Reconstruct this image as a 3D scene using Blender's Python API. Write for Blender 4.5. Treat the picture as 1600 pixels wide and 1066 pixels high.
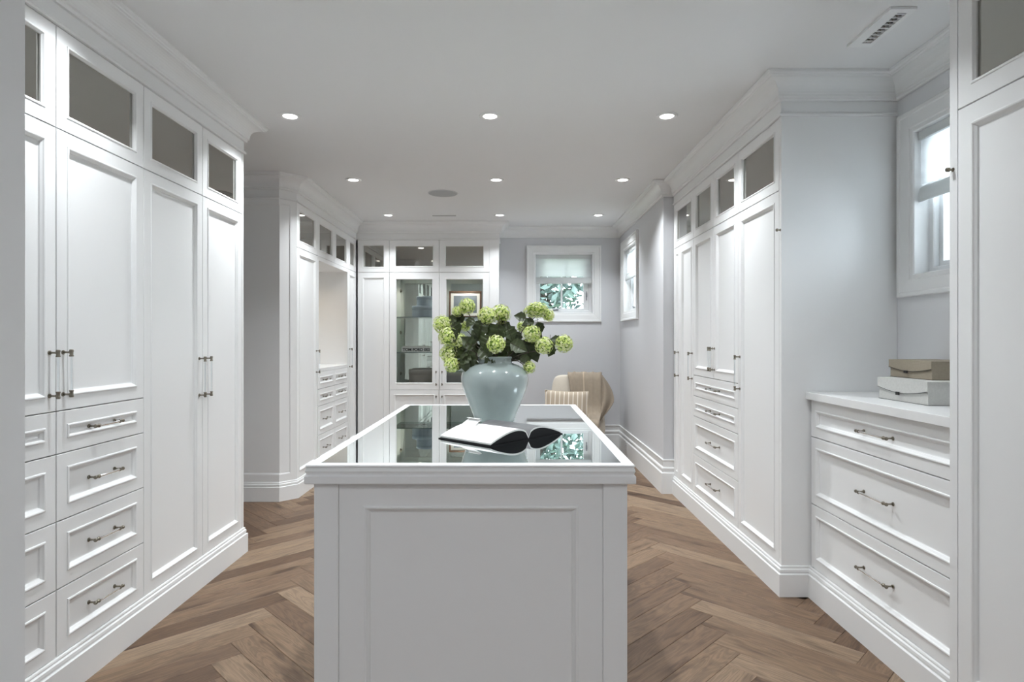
import bpy, bmesh, math, random
from mathutils import Vector, Matrix
random.seed(7)
PI = math.pi
scene = bpy.context.scene
COL = scene.collection
for o in list(bpy.data.objects): bpy.data.objects.remove(o)

# ------------------------------------------------------------------ camera, world, exposure
F = 950.0; CX, CY = 800.0, 531.0; HC = 1.355; CEIL = 2.74
cam = bpy.data.cameras.new('camera'); camo = bpy.data.objects.new('camera', cam); COL.objects.link(camo)
cam.sensor_width = 36.0; cam.lens = 36.0 * F / 1600.0
cam.shift_y = (CY - 533.0) / 1600.0; cam.clip_start = 0.05
camo.location = (0, 0, HC); camo.rotation_euler = (PI / 2, 0, 0)
scene.camera = camo
vs = scene.view_settings
vs.view_transform = 'Standard'; vs.look = 'None'; vs.gamma = 1.0; vs.exposure = 0.17; vs.use_curve_mapping = False
world = bpy.data.worlds.new('World'); scene.world = world; world.use_nodes = True
bg = world.node_tree.nodes['Background']
bg.inputs['Color'].default_value = (0.80, 0.92, 1.0, 1); bg.inputs['Strength'].default_value = 9.2
LAMP_W = 10.0        # watts of one recessed ceiling lamp
NICHE_W = 1.1

# ------------------------------------------------------------------ helpers
def P(px, py, Y):
    return Vector(((px - CX) * Y / F, Y, HC - (py - CY) * Y / F))

class MB:
    def __init__(s): s.v = []; s.f = []; s.m = []; s.sm = []
    def add(s, vs_, fs, mi=0, smooth=False, M=None):
        b = len(s.v)
        for p in vs_:
            p = Vector(p)
            s.v.append(tuple(M @ p if M is not None else p))
        for f in fs:
            s.f.append(tuple(b + i for i in f)); s.m.append(mi); s.sm.append(smooth)
        return s
    def box(s, x0, x1, y0, y1, z0, z1, mi=0, bev=0.0, M=None):
        if bev <= 0:
            v = [(x, y, z) for z in (z0, z1) for y in (y0, y1) for x in (x0, x1)]
            f = [(0, 2, 3, 1), (4, 5, 7, 6), (0, 1, 5, 4), (2, 6, 7, 3), (0, 4, 6, 2), (1, 3, 7, 5)]
            return s.add(v, f, mi, False, M)
        bm = bmesh.new(); bmesh.ops.create_cube(bm, size=1.0)
        for q in bm.verts:
            q.co = ((x0 + x1) / 2 + q.co.x * (x1 - x0), (y0 + y1) / 2 + q.co.y * (y1 - y0), (z0 + z1) / 2 + q.co.z * (z1 - z0))
        bmesh.ops.bevel(bm, geom=bm.edges[:], offset=bev, segments=2, profile=0.5, affect='EDGES')
        bm.verts.index_update()
        s.add([q.co.copy() for q in bm.verts], [[q.index for q in f.verts] for f in bm.faces], mi, False, M)
        bm.free(); return s
    def tube(s, pts, r, seg=8, mi=0, caps=True, smooth=True, M=None):
        pts = [Vector(p) for p in pts]; n = len(pts)
        rs = r if isinstance(r, (list, tuple)) else [r] * n
        vs_ = []; fs = []; up = None
        for i, p in enumerate(pts):
            d = (pts[min(i + 1, n - 1)] - pts[max(i - 1, 0)]).normalized()
            if up is None:
                up = Vector((0, 0, 1)) if abs(d.z) < 0.9 else Vector((1, 0, 0))
            a = d.cross(up).normalized(); b = a.cross(d).normalized(); up = b
            for k in range(seg):
                t = 2 * PI * k / seg
                vs_.append(p + (a * math.cos(t) + b * math.sin(t)) * rs[i])
        for i in range(n - 1):
            for k in range(seg):
                k2 = (k + 1) % seg
                fs.append((i * seg + k, i * seg + k2, (i + 1) * seg + k2, (i + 1) * seg + k))
        s.add(vs_, fs, mi, smooth, M)
        if caps:
            b = len(s.v) - len(vs_)
            s.f.append(tuple(b + k for k in range(seg))[::-1]); s.m.append(mi); s.sm.append(False)
            s.f.append(tuple(b + (n - 1) * seg + k for k in range(seg))); s.m.append(mi); s.sm.append(False)
        return s
    def lathe(s, prof, seg=32, c=(0, 0), mi=0, smooth=True, sx=1, sy=1, M=None):
        n = len(prof); vs_ = []; fs = []
        for (r, z) in prof:
            for k in range(seg):
                t = 2 * PI * k / seg
                vs_.append((c[0] + r * math.cos(t) * sx, c[1] + r * math.sin(t) * sy, z))
        for i in range(n - 1):
            for k in range(seg):
                k2 = (k + 1) % seg
                fs.append((i * seg + k, i * seg + k2, (i + 1) * seg + k2, (i + 1) * seg + k))
        return s.add(vs_, fs, mi, smooth, M)
    def rings(s, w, h, rings, mi=0, back=True, x0=0, z0=0, cap=True):
        """concentric rectangles (inset, depth) on a front facing -y"""
        vs_ = []; fs = []
        for (d, y) in rings:
            vs_ += [(x0 + d, y, z0 + d), (x0 + w - d, y, z0 + d), (x0 + w - d, y, z0 + h - d), (x0 + d, y, z0 + h - d)]
        for i in range(len(rings) - 1):
            for k in range(4):
                k2 = (k + 1) % 4
                fs.append((i * 4 + k, i * 4 + k2, i * 4 + 4 + k2, i * 4 + 4 + k))
        if cap: b = len(vs_) - 4; fs.append((b, b + 1, b + 2, b + 3))
        if back: fs.append((3, 2, 1, 0))
        return s.add(vs_, fs, mi)
    def grid(s, pts, mi=0, smooth=True, M=None):
        nu = len(pts); nv = len(pts[0])
        return s.add([p for r in pts for p in r],
                     [(i * nv + j, i * nv + j + 1, (i + 1) * nv + j + 1, (i + 1) * nv + j) for i in range(nu - 1) for j in range(nv - 1)], mi, smooth, M)
    def mesh(s, name, mats):
        me = bpy.data.meshes.new(name)
        me.from_pydata(s.v, [], s.f)
        if not isinstance(mats, (list, tuple)): mats = [mats]
        for m in mats: me.materials.append(m)
        me.polygons.foreach_set('material_index', s.m)
        me.polygons.foreach_set('use_smooth', s.sm)
        me.update(); return me
    def build(s, name, mats, parent=None, loc=(0, 0, 0), rot=None):
        return link(name, s.mesh(name, mats), parent, loc, rot)

def link(name, data, parent=None, loc=(0, 0, 0), rot=None):
    o = bpy.data.objects.new(name, data); COL.objects.link(o)
    if parent is not None: o.parent = parent
    o.location = loc
    if rot is not None: o.rotation_euler = rot
    return o
def tag(o, label, cat=None, group=None):
    o['label'] = label
    if cat: o['category'] = cat
    if group: o['group'] = group
    return o
def thing(name, label, cat, loc=(0, 0, 0), rz=0, group=None):
    return tag(link(name, None, None, loc, (0, 0, rz)), label, cat, group)
def struct(o): o['kind'] = 'structure'; return o

def sweep(path, prof, segs=None, closed=False, mb=None, mi=0, cap=True):
    """profile [(projection, z)] along a plan polyline whose room side is on the right"""
    mb = mb or MB(); n = len(path); P2 = [Vector(p) for p in path]
    def nrm(a, b):
        d = (b - a).normalized(); return Vector((d.y, -d.x))
    off = []
    for i in range(n):
        if closed or 0 < i < n - 1:
            n1 = nrm(P2[i - 1], P2[i]); n2 = nrm(P2[i], P2[(i + 1) % n]); off.append((n1 + n2) / (1 + n1.dot(n2)))
        else:
            off.append(nrm(P2[0], P2[1]) if i == 0 else nrm(P2[-2], P2[-1]))
    k = len(prof)
    for i in (segs if segs is not None else range(n if closed else n - 1)):
        j = (i + 1) % n
        va = [(P2[i].x + off[i].x * p, P2[i].y + off[i].y * p, z) for p, z in prof]
        vb = [(P2[j].x + off[j].x * p, P2[j].y + off[j].y * p, z) for p, z in prof]
        mb.add(va + vb, [(q, q + 1, k + q + 1, k + q) for q in range(k - 1)], mi)
        if cap and not closed:
            mb.add(va, [tuple(range(k))], mi); mb.add(vb, [tuple(range(k))[::-1]], mi)
    return mb

# ------------------------------------------------------------------ materials
def S(c): return tuple(((v / 255) / 12.92 if v / 255 <= 0.04045 else ((v / 255 + 0.055) / 1.055) ** 2.4) for v in c)
def mat(name, col, rough=0.5, metal=0.0, spec=0.5, noise=0.0, nscale=6.0, bump=0.0, bscale=200.0, **kw):
    m = bpy.data.materials.new(name); m.use_nodes = True
    nt = m.node_tree; b = nt.nodes['Principled BSDF']
    b.inputs['Base Color'].default_value = (*col, 1); b.inputs['Roughness'].default_value = rough
    b.inputs['Metallic'].default_value = metal; b.inputs['Specular IOR Level'].default_value = spec
    for k, v in kw.items(): b.inputs[k.replace('_', ' ')].default_value = v
    if noise or bump:
        tc = nt.nodes.new('ShaderNodeTexCoord')
    if noise:
        nz = nt.nodes.new('ShaderNodeTexNoise'); nz.inputs['Scale'].default_value = nscale; nz.inputs['Detail'].default_value = 5
        nt.links.new(tc.outputs['Object'], nz.inputs['Vector'])
        mx = nt.nodes.new('ShaderNodeMix'); mx.data_type = 'RGBA'
        mx.inputs[6].default_value = (*[c * (1 - noise) for c in col], 1); mx.inputs[7].default_value = (*[min(1, c * (1 + noise)) for c in col], 1)
        nt.links.new(nz.outputs['Fac'], mx.inputs[0]); nt.links.new(mx.outputs[2], b.inputs['Base Color'])
    if bump:
        n2 = nt.nodes.new('ShaderNodeTexNoise'); n2.inputs['Scale'].default_value = bscale; n2.inputs['Detail'].default_value = 2
        nt.links.new(tc.outputs['Object'], n2.inputs['Vector'])
        bp = nt.nodes.new('ShaderNodeBump'); bp.inputs['Strength'].default_value = bump; bp.inputs['Distance'].default_value = 0.002
        nt.links.new(n2.outputs['Fac'], bp.inputs['Height']); nt.links.new(bp.outputs['Normal'], b.inputs['Normal'])
    return m
def emit(name, col, st):
    m = bpy.data.materials.new(name); m.use_nodes = True; nt = m.node_tree; nt.nodes.clear()
    e = nt.nodes.new('ShaderNodeEmission'); e.inputs[0].default_value = (*col, 1); e.inputs[1].default_value = st
    o = nt.nodes.new('ShaderNodeOutputMaterial'); nt.links.new(e.outputs[0], o.inputs[0]); return m
def sheet(name, ior=1.5, tint=(1, 1, 1), gl=(1, 1, 1)):
    """thin clear glass: transparent with a Fresnel sheen"""
    m = bpy.data.materials.new(name); m.use_nodes = True; nt = m.node_tree; nt.nodes.clear()
    t = nt.nodes.new('ShaderNodeBsdfTransparent'); t.inputs[0].default_value = (*tint, 1)
    g = nt.nodes.new('ShaderNodeBsdfGlossy'); g.inputs['Roughness'].default_value = 0.0; g.inputs[0].default_value = (*gl, 1)
    fr = nt.nodes.new('ShaderNodeFresnel'); fr.inputs[0].default_value = ior
    mx = nt.nodes.new('ShaderNodeMixShader'); o = nt.nodes.new('ShaderNodeOutputMaterial')
    nt.links.new(fr.outputs[0], mx.inputs[0]); nt.links.new(t.outputs[0], mx.inputs[1]); nt.links.new(g.outputs[0], mx.inputs[2]); nt.links.new(mx.outputs[0], o.inputs[0])
    return m

WHITE = mat('cabinet_paint', (0.865, 0.87, 0.87), 0.38, spec=0.4)
TRIM = mat('trim_paint', (0.83, 0.835, 0.835), 0.4, spec=0.4)
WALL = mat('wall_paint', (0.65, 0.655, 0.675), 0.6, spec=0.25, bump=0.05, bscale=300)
WALL_LIT = mat('wall_paint_lit', (0.74, 0.745, 0.76), 0.6, spec=0.25, bump=0.05, bscale=300)  # wall paint lightened to carry the strong light on the right wall
CEILM = mat('ceiling_paint', (0.80, 0.80, 0.805), 0.75, spec=0.15, bump=0.04, bscale=250)
MIRROR = mat('grey_mirror', (0.40, 0.395, 0.365), 0.03, metal=1.0)
BACKMIR = mat('cabinet_mirror', (0.74, 0.78, 0.74), 0.01, metal=1.0)
BRONZE = mat('aged_nickel', (0.27, 0.245, 0.20), 0.28, metal=1.0, noise=0.25, nscale=60)
ACRYL = sheet('clear_acrylic', 1.49, (0.93, 0.95, 0.96))
PANE = sheet('window_glass', 1.45)
DOORGL = sheet('door_glass', 1.45, (0.95, 0.97, 0.96))
SHELFGL = mat('shelf_glass_edge', (0.10, 0.17, 0.16), 0.1)
SHELFTOP = sheet('shelf_glass', 1.5, (0.86, 0.93, 0.90))
QUARTZ = mat('white_quartz', (0.86, 0.865, 0.865), 0.22, noise=0.02, nscale=30)
BLACKM = mat('black', (0.012, 0.012, 0.012), 0.5)
DARKHOLE = mat('dark_duct', (0.02, 0.02, 0.022), 0.8)

def wood():
    m = bpy.data.materials.new('oak_plank'); m.use_nodes = True; nt = m.node_tree; N = nt.nodes; L = nt.links
    b = N['Principled BSDF']; b.inputs['Roughness'].default_value = 0.48; b.inputs['Specular IOR Level'].default_value = 0.35
    tc = N.new('ShaderNodeTexCoord'); oi = N.new('ShaderNodeObjectInfo')
    rnd = N.new('ShaderNodeCombineXYZ')
    mul = N.new('ShaderNodeMath'); mul.operation = 'MULTIPLY'; mul.inputs[1].default_value = 57.0; L.new(oi.outputs['Random'], mul.inputs[0])
    L.new(mul.outputs[0], rnd.inputs[0]); L.new(mul.outputs[0], rnd.inputs[2])
    add = N.new('ShaderNodeVectorMath'); add.operation = 'ADD'; L.new(tc.outputs['Object'], add.inputs[0]); L.new(rnd.outputs[0], add.inputs[1])
    sc = N.new('ShaderNodeVectorMath'); sc.operation = 'MULTIPLY'; sc.inputs[1].default_value = (1.6, 13.0, 1.0); L.new(add.outputs[0], sc.inputs[0])
    n1 = N.new('ShaderNodeTexNoise'); n1.inputs['Scale'].default_value = 1.0; n1.inputs['Detail'].default_value = 4; n1.inputs['Distortion'].default_value = 1.2
    L.new(sc.outputs[0], n1.inputs['Vector'])
    # cathedral rings: sine of the slow noise
    ml = N.new('ShaderNodeMath'); ml.operation = 'MULTIPLY'; ml.inputs[1].default_value = 55.0; L.new(n1.outputs['Fac'], ml.inputs[0])
    sn = N.new('ShaderNodeMath'); sn.operation = 'SINE'; L.new(ml.outputs[0], sn.inputs[0])
    s2 = N.new('ShaderNodeVectorMath'); s2.operation = 'MULTIPLY'; s2.inputs[1].default_value = (9.0, 260.0, 1.0); L.new(add.outputs[0], s2.inputs[0])
    n2 = N.new('ShaderNodeTexNoise'); n2.inputs['Scale'].default_value = 1.0; n2.inputs['Detail'].default_value = 3; L.new(s2.outputs[0], n2.inputs['Vector'])
    # knots / dark streaks
    s3 = N.new('ShaderNodeVectorMath'); s3.operation = 'MULTIPLY'; s3.inputs[1].default_value = (2.6, 11.0, 1.0); L.new(add.outputs[0], s3.inputs[0])
    n3 = N.new('ShaderNodeTexNoise'); n3.inputs['Scale'].default_value = 1.3; n3.inputs['Detail'].default_value = 2; L.new(s3.outputs[0], n3.inputs['Vector'])
    kr = N.new('ShaderNodeValToRGB'); kr.color_ramp.elements[0].position = 0.58; kr.color_ramp.elements[0].color = (1, 1, 1, 1); kr.color_ramp.elements[1].position = 0.74; kr.color_ramp.elements[1].color = (0.40, 0.34, 0.30, 1)
    L.new(n3.outputs['Fac'], kr.inputs[0])
    cr = N.new('ShaderNodeValToRGB'); e = cr.color_ramp.elements
    e[0].position = 0.0; e[0].color = (*S((122, 94, 72)), 1); e[1].position = 1.0; e[1].color = (*S((184, 157, 130)), 1)
    x = e.new(0.35); x.color = (*S((148, 119, 95)), 1); x = e.new(0.7); x.color = (*S((164, 135, 108)), 1)
    L.new(oi.outputs['Random'], cr.inputs[0])
    g = N.new('ShaderNodeMath'); g.operation = 'MULTIPLY_ADD'; g.inputs[1].default_value = 0.085; g.inputs[2].default_value = 0.33; L.new(sn.outputs[0], g.inputs[0])
    g2 = N.new('ShaderNodeMath'); g2.operation = 'MULTIPLY_ADD'; g2.inputs[1].default_value = 0.36; L.new(n2.outputs['Fac'], g2.inputs[0]); L.new(g.outputs[0], g2.inputs[2])
    m1 = N.new('ShaderNodeVectorMath'); m1.operation = 'SCALE'; L.new(cr.outputs[0], m1.inputs[0]); L.new(g2.outputs[0], m1.inputs['Scale'])
    m2 = N.new('ShaderNodeVectorMath'); m2.operation = 'MULTIPLY'; L.new(m1.outputs[0], m2.inputs[0]); L.new(kr.outputs[0], m2.inputs[1])
    L.new(m2.outputs[0], b.inputs['Base Color'])
    bp = N.new('ShaderNodeBump'); bp.inputs['Strength'].default_value = 0.15; bp.inputs['Distance'].default_value = 0.002
    L.new(n2.outputs['Fac'], bp.inputs['Height']); L.new(bp.outputs['Normal'], b.inputs['Normal'])
    return m
WOOD = wood()

# ------------------------------------------------------------------ key plan coordinates
XL1, YL1E = -1.711, 3.875            # left wardrobe face and far end
YA = 5.10                            # far wall of the alcove
XL2, YL2 = -1.845, 5.21              # second left run
YB = 7.20; YW = 7.52                 # display cabinet face, back wall
XBE = -0.154
XR0 = 1.335                          # far right wall
XR1, YR1N, YR1F = 1.426, 3.218, 5.36
XD = 1.577                           # dresser face
XW = 2.04                            # right wall behind the dresser
XR3, YR3 = 1.512, 2.100
YF = 1.0                             # inner side of the front wall

# ------------------------------------------------------------------ shell
fl = struct(MB().box(-3.3, 2.3, YF - 0.25, 7.8, -0.12, -0.014).build('floor', mat('subfloor', (0.2, 0.14, 0.1), 0.7)))
fl['label'] = 'brown oak herringbone floor'
hall = struct(MB().box(-2.2, 2.2, -3.2, YF - 0.25, -0.12, 0.0).build('floor_hall', WOOD))
w = 0.127; n = 6; a = w / math.sqrt(2)
X0p, Y0p = -0.629, 0.1124
pm = MB(); hl, hw = n * w / 2 - 0.0006, w / 2 - 0.0006
pm.add([(-hl, -hw, -0.014), (hl, -hw, -0.014), (hl, hw, -0.014), (-hl, hw, -0.014),
        (-hl, -hw, -0.0012), (hl, -hw, -0.0012), (hl, hw, -0.0012), (-hl, hw, -0.0012),
        (-hl + .0014, -hw + .0014, 0), (hl - .0014, -hw + .0014, 0), (hl - .0014, hw - .0014, 0), (-hl + .0014, hw - .0014, 0)],
       [(0, 1, 5, 4), (1, 2, 6, 5), (2, 3, 7, 6), (3, 0, 4, 7), (4, 5, 9, 8), (5, 6, 10, 9), (6, 7, 11, 10), (7, 4, 8, 11), (8, 9, 10, 11)])
plank_me = pm.mesh('plank', WOOD)
cells = []
for j in range(-4, 5):
    for i in range(-40, 80):
        for kind in (0, 1):
            if kind == 0: gx, gy = i + n / 2 + 2 * n * j, i + 0.5
            else: gx, gy = i + n + 0.5 + 2 * n * j, i + 1 - n / 2
            X = (gx - gy) * a + X0p; Y = (gx + gy) * a + Y0p
            ex = 0.2
            if Y < YF + 0.15 or Y > YW + 0.1 or X < -2.75 or X > XR1 + 0.35: continue
            if X < XL1 - 0.30 and Y < YL1E - 0.30: continue          # wholly under the left wardrobe
            if X < XL2 - 0.30 and Y > YA + 0.30: continue
            if X > XR0 + 0.22 and Y > YR1N + 0.1: continue
            if X < XBE - 0.3 and Y > YB + 0.3: continue
            cells.append((X, Y, PI / 4 if kind == 0 else -PI / 4))
for X, Y, r in cells: link('plank', plank_me, fl, (X, Y, 0), (0, 0, r + (PI if random.random() < .5 else 0)))

ce = struct(MB().box(-3.3, 2.3, -3.2, 7.8, CEIL, CEIL + 0.12).build('ceiling', CEILM))
def hole_wall(name, axis, c0, c1, u0, u1, hole=None, m=WALL):
    """wall slab; axis 'x' = plane normal x (c0..c1 in x, u along y)"""
    mb = MB(); z0, z1 = 0.0, CEIL
    def bx(ua, ub, za, zb):
        if axis == 'x': mb.box(c0, c1, ua, ub, za, zb)
        else: mb.box(ua, ub, c0, c1, za, zb)
    if hole is None: bx(u0, u1, z0, z1)
    else:
        a0, a1, h0, h1 = hole
        bx(u0, a0, z0, z1); bx(a1, u1, z0, z1); bx(a0, a1, z0, h0); bx(a0, a1, h1, z1)
    return struct(mb.build(name, m))
WZ0, WZ1 = 1.687, 2.407
BWX = (0.292, 0.989); RWY = (6.53, 7.227); NWY = (2.38, 3.077)
hole_wall('wall_back', 'y', YW, YW + 0.2, -2.6, XR0 + 0.2, (*BWX, WZ0, WZ1))
hole_wall('wall_right_far', 'x', XR0, XR0 + 0.2, YR1F + 0.004, YW, (*RWY, WZ0, WZ1))
struct(MB().box(XR0 + 0.2, XW + 0.2, YR1F + 0.004, YR1F + 0.12, 0, CEIL).build('wall_right_return', WALL))
hole_wall('wall_right', 'x', XW, XW + 0.2, -0.4, YR1F, (*NWY, WZ0, WZ1), WALL_LIT)
struct(MB().box(-2.55, -2.35, YF - 0.2, YL1E, 0, CEIL).build('wall_left', WALL))
struct(MB().box(-3.2, -2.35, YL1E - 0.1, YL1E, 0, CEIL).build('wall_alcove_near', WALL))
struct(MB().box(-3.2, -3.0, YL1E, YA, 0, CEIL).build('wall_alcove', WALL))
struct(MB().box(-2.65, -2.5, YA, YW, 0, CEIL).build('wall_left_far', WALL))
# alcove end wall with 45 degree corner, flat field with a top and bottom rail
pa = MB(); poly = [(-3.0, YA + .008), (-1.953, YA + .008), (-1.851, YL2), (-3.0, YL2)]
pa.add([(x, y, 0) for x, y in poly] + [(x, y, CEIL) for x, y in poly],
       [(0, 1, 5, 4), (1, 2, 6, 5), (2, 3, 7, 6), (3, 0, 4, 7), (0, 3, 2, 1), (4, 5, 6, 7)])
wa = struct(pa.build('wall_alcove_far', TRIM))
ap = [(-3.0, YA), (-1.953, YA), (XL2, YL2)]
rl = MB(); sweep(ap, [(-.008, 2.64), (0, 2.64), (0, 2.50), (-.004, 2.492), (-.008, 2.486)], mb=rl)
sweep(ap, [(-.008, 0.236), (-.003, 0.228), (0, 0.22), (0, 0.10), (-.008, 0.10)], mb=rl)
rl.build('rail', TRIM, wa)
c1, c2 = Vector((-1.953, YA)), Vector((XL2, YL2)); dv = (c2 - c1).normalized(); nv_ = Vector((dv.y, -dv.x))
q0, q1 = c1 + dv * 0.095, c2
st = MB(); vv = [q0 - nv_ * .008, q0, q1, q1 - nv_ * .008]
st.add([(p.x, p.y, .22) for p in vv] + [(p.x, p.y, 2.50) for p in vv], [(0, 1, 5, 4), (1, 2, 6, 5), (2, 3, 7, 6), (4, 5, 6, 7)])
st.build('stile', TRIM, wa)
# front wall with the cased opening the camera looks through
fw = MB(); fw.box(-2.35, -0.833, YF - 0.2, YF, 0, CEIL); fw.box(1.06, XW, YF - 0.2, YF, 0, CEIL); fw.box(-0.833, 1.06, YF - 0.2, YF, 2.35, CEIL)
struct(fw.build('wall_front', WALL))
jm = MB(); jm.box(-0.833, -0.813, YF - 0.215, YF + 0.015, 0, 2.35); jm.box(1.04, 1.06, YF - 0.215, YF + 0.015, 0, 2.35); jm.box(-0.833, 1.06, YF - 0.215, YF + 0.015, 2.33, 2.35)
struct(jm.build('trim_4', TRIM))
struct(MB().box(-1.8, -1.6, -3.2, YF - 0.2, 0, CEIL).build('wall_hall_left', WALL))
struct(MB().box(1.6, 1.8, -3.2, YF - 0.2, 0, CEIL).build('wall_hall_right', WALL))
struct(MB().box(-1.8, 1.8, -3.4, -3.2, 0, CEIL).build('wall_hall_back', WALL))

# crown, frieze, base
cove = [(0.0, 2.616), (0.014, 2.616), (0.018, 2.622), (0.018, 2.630), (0.026, 2.634), (0.026, 2.644)]
for k in range(0, 9):
    t = k / 8 * PI / 2; cove.append((0.028 + 0.066 * (1 - math.cos(t)), 2.648 + 0.062 * math.sin(t)))
cove += [(0.096, 2.714), (0.104, 2.716), (0.106, 2.722), (0.112, 2.726), (0.114, 2.739), (0.0, 2.739)]
full = [(XL1, YF), (XL1, YL1E), (-3.0, YL1E), (-3.0, YA), (-1.953, YA), (XL2, YL2), (XL2, YB), (XBE, YB), (XBE, YW), (XR0, YW), (XR0, YR1F), (XR1, YR1F), (XR1, YR1N), (XW, YR1N), (XW, YR3), (XR3, YR3), (XR3, YF)]
struct(sweep(full, cove, range(0, 6), cap=False).build('trim_1', TRIM))
struct(sweep(full, cove, range(6, 9), cap=False).build('trim_2', TRIM))
struct(sweep(full, cove, range(9, 16), cap=False).build('trim_3', TRIM))
frz = [(-0.02, 2.66), (0.0015, 2.66), (0.0015, 2.556), (0.010, 2.554), (0.013, 2.549), (0.013, 2.544), (0.010, 2.539), (0.0015, 2.538), (-0.02, 2.538)]
struct(sweep(full[:9], frz, cap=False).build('trim_5', TRIM))
struct(sweep([(XR1, YR1F), (XR1, YR1N), (XW, YR1N)], frz, cap=False).build('trim_6', TRIM))
struct(sweep([(XW, YR3), (XR3, YR3), (XR3, YF)], frz, cap=False).build('trim_7', TRIM))
bA = [(-.015, 0.160), (0.0, 0.160), (0.006, 0.1585), (0.008, 0.153), (0.007, 0.147), (0.013, 0.142), (0.014, 0.131), (0.011, 0.126), (0.011, 0.121), (0.020, 0.118), (0.020, 0.0), (0.0, 0.0)]
bB = [(0.0, 0.302), (0.012, 0.302), (0.014, 0.296), (0.012, 0.288), (0.004, 0.280), (0.004, 0.236), (0.014, 0.230), (0.017, 0.220), (0.014, 0.206), (0.008, 0.198), (0.008, 0.188), (0.022, 0.182), (0.022, 0.0), (0.0, 0.0)]
struct(sweep(full[:9], bA, range(0, 6), cap=False).build('baseboard_left', TRIM))
struct(sweep(full[:9], bA, range(6, 8), cap=False).build('baseboard_display', TRIM))
struct(sweep(full[8:12], bB, cap=False).build('baseboard_back', TRIM))
struct(sweep([(XR1, YR1F), (XR1, YR1N), (XD, YR1N), (XD, YR3 - .012), (XR3, YR3 - .012), (XR3, YF)], bA, cap=False).build('baseboard_right', TRIM))

# ------------------------------------------------------------------ cabinetry kit (local frame: face y=0, body behind +y)
GAP = 0.0022
PANEL = [(0, .02), (0, .0012), (.0012, 0), (.052, 0), (.053, -.0035), (.057, -.0048), (.061, -.0035), (.064, .001), (.070, .0065), (.072, .0110), (.076, .0120)]
OPENF = [(0, .02), (0, .0012), (.0012, 0), (.052, 0), (.053, -.003), (.057, -.004), (.060, -.003), (.063, .002), (.066, .006), (.066, .013)]
_pull = {}
def pull_mesh(cc):
    if cc in _pull: return _pull[cc]
    mb = MB()
    for s in (-1, 1):
        x = s * cc / 2
        mb.tube([(x, 0.0, 0), (x, -.003, 0), (x, -.0045, 0)], [.0085, .0085, .006], 10, 0)
        mb.tube([(x, -.004, 0), (x, -.012, 0), (x, -.020, 0), (x, -.028, 0)], [.0048, .0036, .0036, .005], 8, 0)
        mb.tube([(x + s * .011, -.033, 0), (x + s * .009, -.033, 0), (x + s * .004, -.033, 0), (x, -.033, 0), (x - s * .010, -.033, 0), (x - s * .012, -.033, 0), (x - s * .016, -.033, 0)],
                [.006, .0075, .0075, .0062, .0062, .0078, .0078], 10, 0)
    mb.tube([(-cc / 2 + .008, -.033, 0), (cc / 2 - .008, -.033, 0)], .0054, 10, 1, caps=False)
    _pull[cc] = mb.mesh('pull_handle', [BRONZE, ACRYL]); return _pull[cc]
def knob_mesh():
    if 'k' in _pull: return _pull['k']
    mb = MB(); mb.tube([(0, 0, 0), (0, -.002, 0), (0, -.004, 0), (0, -.012, 0), (0, -.014, 0), (0, -.022, 0), (0, -.024, 0)], [.007, .007, .004, .004, .008, .008, .006], 12, 0)
    _pull['k'] = mb.mesh('valet_knob', BRONZE); return _pull['k']

def front(parent, name, u0, u1, z0, z1, kind='panel', pull=None, m=WHITE, fr=0.052):
    """door or drawer front; pull = (u, z, cc, 'h'/'v', y)"""
    wd, ht = u1 - u0 - 2 * GAP, z1 - z0 - 2 * GAP
    R = PANEL if kind == 'panel' else OPENF
    if fr != 0.052: R = [(d if d < .01 else d + fr - .052, y) for d, y in R]
    mb = MB()
    if kind == 'panel': mb.rings(wd, ht, R)
    else:
        mb.rings(wd, ht, R + [(R[-1][0], .02)], back=False, cap=False)
    o = mb.build(name, m, parent, (u0 + GAP, 0, z0 + GAP))
    if kind != 'panel':
        d = R[-1][0]
        MB().box(d - .004, wd - d + .004, .012, .016, d - .004, ht - d + .004).build('pane', MIRROR if kind == 'mirror' else DOORGL, o)
    if pull:
        pu, pz, cc, hv, py = pull
        link('pull_handle', pull_mesh(cc), o, (pu - u0 - GAP, py, pz - z0 - GAP), (0, PI / 2 if hv == 'v' else 0, 0))
    return o
def carcass(parent, W_, D, z0=0.0, z1=2.735, x0=0.0, y0=0.021):
    return MB().box(x0 + .0005, W_ - .0005, y0, D, z0 + .0005, z1).build('body', WHITE, parent)
L90, R90 = PI / 2, -PI / 2
ZB, ZT, ZM = 0.160, 2.538, 2.152
TALLP = (1.150, 0.20)

# --- left wardrobes
def unit(name, label, origin, rot, group='fitted white wardrobe units'):
    return thing(name, label, 'wardrobe', origin, rot, group)
ZDL = 1.085; DL = [0.160, 0.413, 0.669, 0.923, 1.085]
u = unit('drawer_wardrobe', 'white fitted wardrobe with two columns of drawers, nearest on the left', (XL1, 1.741, 0), L90)
W_ = 1.084; carcass(u, W_, 0.60)
for k in range(2):
    a0, a1 = k * .542, (k + 1) * .542
    front(u, 'transom_door', a0, a1, ZM, ZT, 'mirror')
    front(u, 'door', a0, a1, ZDL, ZM, 'panel', (a1 - .035 if k == 0 else a0 + .033, 1.227, .16, 'v', 0))
    for q in range(4): front(u, 'drawer', a0, a1, DL[q], DL[q + 1], 'panel', ((a0 + a1) / 2, (DL[q] + DL[q + 1]) / 2, .16, 'h', .012))
u = unit('tall_wardrobe', 'white two-door full-height wardrobe at the far end of the left run', (XL1, 2.825, 0), L90)
W_ = YL1E - 2.825; carcass(u, W_ - .02, 0.60)
MB().box(W_ - .0195, W_, 0, .60, 0.0, 2.735).build('side_panel', WHITE, u)
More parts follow.
